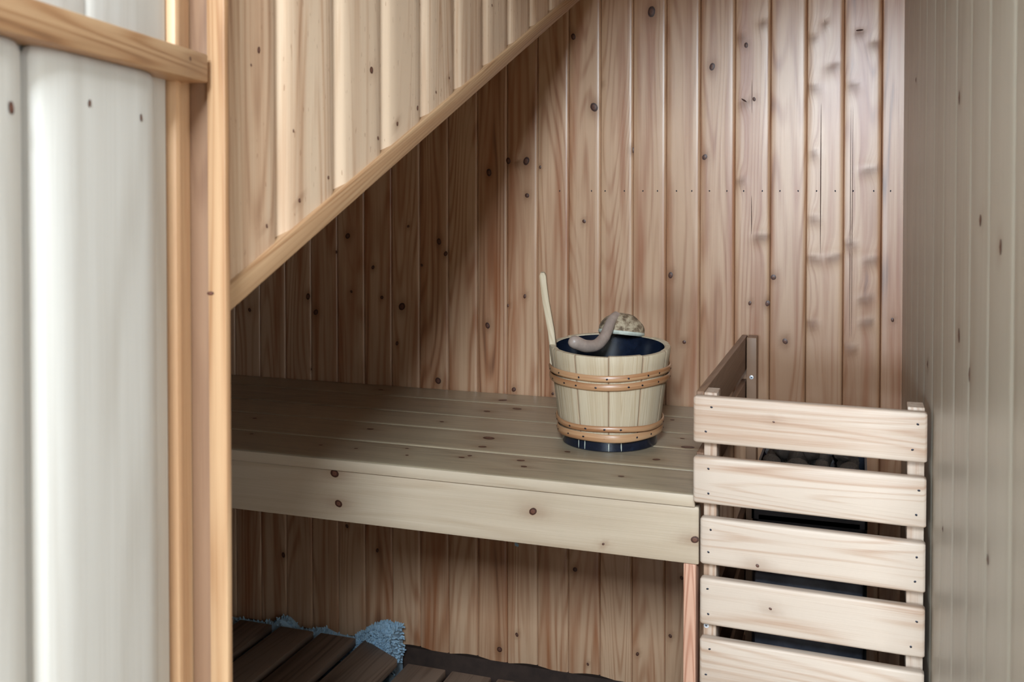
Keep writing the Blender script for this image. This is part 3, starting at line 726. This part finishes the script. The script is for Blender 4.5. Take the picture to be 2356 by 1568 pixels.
# tall handle stave at the left of the rim
mb = MB()
ca = math.radians(193); rdir = Vector((math.cos(ca), math.sin(ca), 0)); tdir = Vector((-math.sin(ca), math.cos(ca), 0))
rows = []
pts = [(0.150, -0.0045, 0.030), (0.19, -0.0035, 0.027), (0.215, -0.0005, 0.022), (0.245, 0.0050, 0.019), (0.275, 0.0105, 0.018), (0.305, 0.0145, 0.0185), (0.325, 0.0165, 0.018), (0.331, 0.0170, 0.012)]
for (z, dr, w) in pts:
    c = BC + rdir * (rad(H1) - 0.004 + dr) + Z * z; th = 0.0128 if z < 0.33 else 0.007
    row = []
    sec = [(-1, -1), (-.86, -1), (.86, -1), (1, -.7), (1, .7), (.86, 1), (-.86, 1), (-1, .7)]
    for (a, b) in [(-1, -.7), (-.86, -1), (.86, -1), (1, -.7), (1, .7), (.86, 1), (-.86, 1), (-1, .7)]:
        row.append(mb.vert(c + tdir * (a * w / 2) + rdir * (b * th / 2), a * w / 2 + b * .004, z, 0.33, 0))
    rows.append(row)
mb.grid(rows, 'stave', True); mb.face(rows[0], 'stave'); mb.face(rows[-1], 'stave')
part(mb, 'handle_stave', bucket, label='tall upright handle stave')

# ---------------------------------------------------------------- ladle lying across the bucket
RZ = BT + H1
LC = Vector((-0.462, 2.030, RZ + 0.013))
ladle = thing('wooden_ladle', LC, 'grey carved wooden ladle resting across the bucket rim with its mottled burl bowl upside down', 'ladle')
mb = MB()
Rt = Matrix.Rotation(R(-9), 4, 'X') @ Matrix.Rotation(R(3), 4, 'Y')
pr = []
for i in range(13):
    t = R(90 * i / 12); pr.append((0.0475 * math.sin(t), 0.0365 * math.cos(t)))
start = len(mb.v)
mb.lathe((0, 0, 0), pr, 'burl', 40, squash=0.85)
mb.lathe((0, 0, 0), [(0.0475, 0.0), (0.0485, -0.004), (0.046, -0.0075), (0.042, -0.006)], 'rimwood', 40, squash=0.85)
mb.lathe((0, 0, 0), [(0.042, -0.006)] + [(0.042 * math.cos(R(90 * i / 8)), -0.006 + 0.030 * math.sin(R(90 * i / 8))) for i in range(1, 9)], 'ladle', 40, squash=0.85)
for i in range(start, len(mb.v)):
    p = Vector(mb.v[i]); p = p * (1 + 0.05 * mnoise.noise(p * 45))
    mb.v[i] = tuple((Rt @ p) + LC)
part(mb, 'ladle_bowl', ladle, label='mottled brown burl bowl with bleached rim')
def bez(P, n):
    out = []
    for s in range(len(P) - 1):
        p0, p1, p2, p3 = P[max(s - 1, 0)], P[s], P[s + 1], P[min(s + 2, len(P) - 1)]
        for i in range(n):
            t = i / n
            out.append(0.5 * ((2 * p1) + (-p0 + p2) * t + (2 * p0 - 5 * p1 + 4 * p2 - p3) * t * t + (-p0 + 3 * p1 - 3 * p2 + p3) * t ** 3))
    out.append(P[-1]); return out
def rel(dx, y, dz): return Vector((dx, y, RZ + dz))
mb = MB()
hp = [rel(-0.4700, 2.020, 0.045), rel(-0.4750, 1.998, 0.038), rel(-0.4770, 1.972, 0.022), rel(-0.4790, 1.945, 0.008), rel(-0.4870, 1.918, -0.002), rel(-0.5010, 1.893, -0.001), rel(-0.5150, 1.876, 0.007), rel(-0.5270, 1.866, 0.014)]
pth = bez(hp, 6)
rdl = []
for i in range(len(pth)):
    t = i / (len(pth) - 1)
    r = 0.0095 + 0.0042 * t
    if t > 0.86: r = 0.0135 * math.sqrt(max(0.02, 1 - ((t - 0.86) / 0.145) ** 2))
    rdl.append(r)
mb.sweep(pth, rdl, 'ladle', 18, up=(0.2, 0.1, 1))
part(mb, 'handle', ladle)

# ---------------------------------------------------------------- duckboards and rug
DZ = CZ - 1.120
def duckboard(xs, yend, y0, label, dz=0.0, chamf=None):
    t = thing('duckboard', ((xs[0][0] + xs[-1][1]) / 2, (y0 + yend) / 2, 0.0), label, 'duckboard', 'duckboards on the sauna floor')
    for k, (a, b) in enumerate(xs):
        mb = MB()
        ye = yend(k) if callable(yend) else yend
        mb.board(((a + b) / 2, y0, DZ + dz - 0.010), (1, 0, 0), (0, 0, 1), (0, 1, 0), b - a, 0.020, ye - y0, 'duck', r=0.003, step=0.1)
        if chamf and k in chamf:      # one corner of this board is cut off at a slant
            cut = chamf[k]
            for i in range(len(mb.v)):
                x, y, z = mb.v[i]
                lim = ye - cut * max(0.0, (x - a) / (b - a) - 0.08)
                if y > lim: mb.v[i] = (x, lim, z)
        part(mb, 'slat', t)
    for y in (y0 + 0.15, (y0 + 2.1) / 2, 2.02):
        mb = MB(); mb.board((xs[0][0] + 0.01, y, (DZ + dz - 0.020) / 2), (0, 1, 0), Z, (1, 0, 0), 0.04, DZ + dz - 0.0205, xs[-1][1] - xs[0][0] - 0.02, 'dark', r=0.003); part(mb, 'bearer', t)
    return t
duckboard([(-1.885, -1.785), (-1.765, -1.662), (-1.645, -1.542), (-1.520, -1.424), (-1.400, -1.302), (-1.282, -1.182), (-1.158, -1.036)],
          2.225, 0.95, 'dark slatted duckboard on the floor with the white fluffy rug bunched behind it', chamf={6: 0.075})
bpy.context.view_layer.update()
xs = []; x = -1.005
for i in range(9): xs.append((x, x + 0.098)); x += 0.114
duckboard(xs[:6], 2.150, 0.95, 'lighter slatted duckboard between the fluffy rug and the heater guard', dz=-0.002)
# rug: bunched chenille mat standing up against the back of the duckboard
rug = MB(); rr = random.Random(9)
def rug_h(x):
    h = -0.045
    if x > -1.36: h = -0.022
    for (c, w, a) in ((-1.41, 0.045, 0.050), (-1.46, 0.03, 0.030)): h = max(h, -0.045 + a * math.exp(-((x - c) / w) ** 2))
    for (c, w, a) in ((-1.30, 0.03, 0.012),): h = max(h, -0.022 + a * math.exp(-((x - c) / w) ** 2))
    if x > -1.21: h = max(h, -0.022 + 0.052 * min(1, (x + 1.21) / 0.08))
    return DZ + h
base = []
Xs = [-1.60 + i * 0.01 for i in range(59)]
Xs = [x for x in Xs if x <= -1.074]
prof_rows = []
for x in Xs:
    h = rug_h(x)
    yb = 2.285; yf = 2.232 if x < -1.16 else 2.225 - (x + 1.16) * 0.35
    yf = max(yf, 2.20)
    row = [rug.vert((x, yf + 0.004, 0.012)), rug.vert((x, yf + 0.003, h * 0.85)), rug.vert((x, yf + 0.016, h)), rug.vert((x, yb - 0.010, h)), rug.vert((x, yb - 0.004, h * 0.8)), rug.vert((x, yb - 0.004, 0.012))]
    prof_rows.append(row)
rug.grid(prof_rows, 'rug', True); rug.face(prof_rows[0], 'rug'); rug.face(prof_rows[-1], 'rug')
def tuft(mbb, c, d, L, w):
    d = d.normalized(); a = d.orthogonal().normalized(); b = d.cross(a)
    rows = []
    for (t, f) in ((0, .55), (.35, 1.0), (.75, .9), (1.0, .35)):
        rows.append([mbb.vert(c + d * (L * t) + a * (w * f * math.cos(k * 1.0472)) + b * (w * f * math.sin(k * 1.0472))) for k in range(6)])
    mbb.grid(rows, 'rug', True); mbb.face(rows[-1], 'rug')
for i in range(1500):
    big = i % 3 != 0
    x = rr.uniform(-1.20, -1.074) if big else rr.uniform(-1.58, -1.074)
    h = rug_h(x); yf = 2.232 if x < -1.16 else max(2.20, 2.225 - (x + 1.16) * 0.35)
    side = rr.random()
    if x > -1.10 and side < 0.35:
        c = Vector((-1.076, rr.uniform(yf + .005, 2.275), rr.uniform(0.06, h))); d = Vector((1, rr.uniform(-.8, .2), rr.uniform(-.5, .7)))
    elif side < 0.7:
        c = Vector((x, yf + 0.003, rr.uniform(h - 0.055, h))); d = Vector((rr.uniform(-.3, .9), -1, rr.uniform(-.1, .9)))
    else:
        c = Vector((x, rr.uniform(yf + 0.01, 2.27), h - 0.001)); d = Vector((rr.uniform(-.4, .8), rr.uniform(-.8, .3), 1))
    tuft(rug, c, d, rr.uniform(0.008, 0.012), rr.uniform(0.0019, 0.0027))
o = rug.build('bath_rug'); o['label'] = 'pale blue-white fluffy chenille rug bunched behind the dark duckboard'; o['category'] = 'rug'

# ---------------------------------------------------------------- the hall the camera stands in, with two windows added for their light
HXL, HXR, HY0, HZ = -1.5, 1.75, -2.4, 2.52
def wall_with_hole(name, axis, at, lo, hi, hole, th, m):
    mb = MB(); (a0, a1), (z0, z1) = hole
    def bx(u0, u1, w0, w1):
        if axis == 'y': mb.box((u0, at - th, w0), (u1, at, w1), m)
        else: mb.box((at, u0, w0), (at + th, u1, w1), m)
    bx(lo, a0, 0, HZ); bx(a1, hi, 0, HZ); bx(a0, a1, 0, z0); bx(a0, a1, z1, HZ)
    struct(mb, name)
W2 = (-1.28, -0.42, 1.14, 2.10)
wall_with_hole('wall_hall_right', 'x', HXR, HY0, 0.765, (W2[:2], W2[2:]), 0.12, 'white')
mb = MB(); mb.box((HXL - 0.1, HY0, 0), (HXL, 0.765, HZ), 'white'); struct(mb, 'wall_hall_left')
W3 = (-1.25, -0.45, 0.97, 1.63)
_hz = HZ; HZ = 1.68; wall_with_hole('wall_rear', 'y', HY0 - 0.001, HXL, HXR, (W3[:2], W3[2:]), 0.12, 'white'); HZ = _hz
mb = MB(); mb.box((HXL, HY0, -0.04), (HXR, 0.749, 0), 'hallfloor'); struct(mb, 'floor_hall')
SL = Vector((0, 0.86, 0.5)).normalized(); SN = Vector((0, 0.5, -0.86)).normalized()
S0 = Vector((0, HY0, 2.10 - 1.43 * 0.5814)); SLEN = (HZ - S0.z) / SL.z
WC = (Vector((0, -0.97, 2.10)) - S0).dot(SL)
mb = MB()
def slab(mb, x0, x1, l0, l1, q0, q1, m):
    vs = [mb.vert(S0 + Vector((x, 0, 0)) + SL * l + SN * q, x, l, .5) for x in (x0, x1) for l in (l0, l1) for q in (q0, q1)]
    for q in ((0, 1, 3, 2), (4, 6, 7, 5), (0, 4, 5, 1), (2, 3, 7, 6), (0, 2, 6, 4), (1, 5, 7, 3)): mb.face([vs[i] for i in q], m)
a0, a1, l0, l1 = -0.18, 0.38, WC - 0.33, WC + 0.33
slab(mb, HXL, a0, 0, SLEN, -0.14, 0, 'white'); slab(mb, a1, HXR, 0, SLEN, -0.14, 0, 'white')
slab(mb, a0, a1, 0, l0, -0.14, 0, 'white'); slab(mb, a0, a1, l1, SLEN, -0.14, 0, 'white')
mb.box((HXL, HY0 + SLEN * SL.y, HZ), (HXR, 0.765, HZ + 0.04), 'white')
struct(mb, 'ceiling_hall')
mb = MB(); f = 0.035
for (x0, x1, p0, p1) in ((a0, a0 + f, l0, l1), (a1 - f, a1, l0, l1), (a0 + f, a1 - f, l0, l0 + f), (a0 + f, a1 - f, l1 - f, l1)): slab(mb, x0, x1, p0, p1, -0.10, -0.05, 'frame')
struct(mb, 'window_1')
def window(name, axis, at, a0, a1, z0, z1):
    mb = MB(); f = 0.05
    def bx(u0, u1, w0, w1):
        if axis == 'y': mb.box((u0, at - 0.11, w0), (u1, at - 0.06, w1), 'frame')
        else: mb.box((at + 0.06, u0, w0), (at + 0.11, u1, w1), 'frame')
    bx(a0, a0 + f, z0, z1); bx(a1 - f, a1, z0, z1); bx(a0 + f, a1 - f, z0, z0 + f); bx(a0 + f, a1 - f, z1 - f, z1)
    struct(mb, name)
window('added_window_2', 'x', HXR, *W2)  # unseen frame added around the fill lamp on the right
window('added_window_3', 'y', HY0, *W3)  # unseen frame added around the rear glare lamp
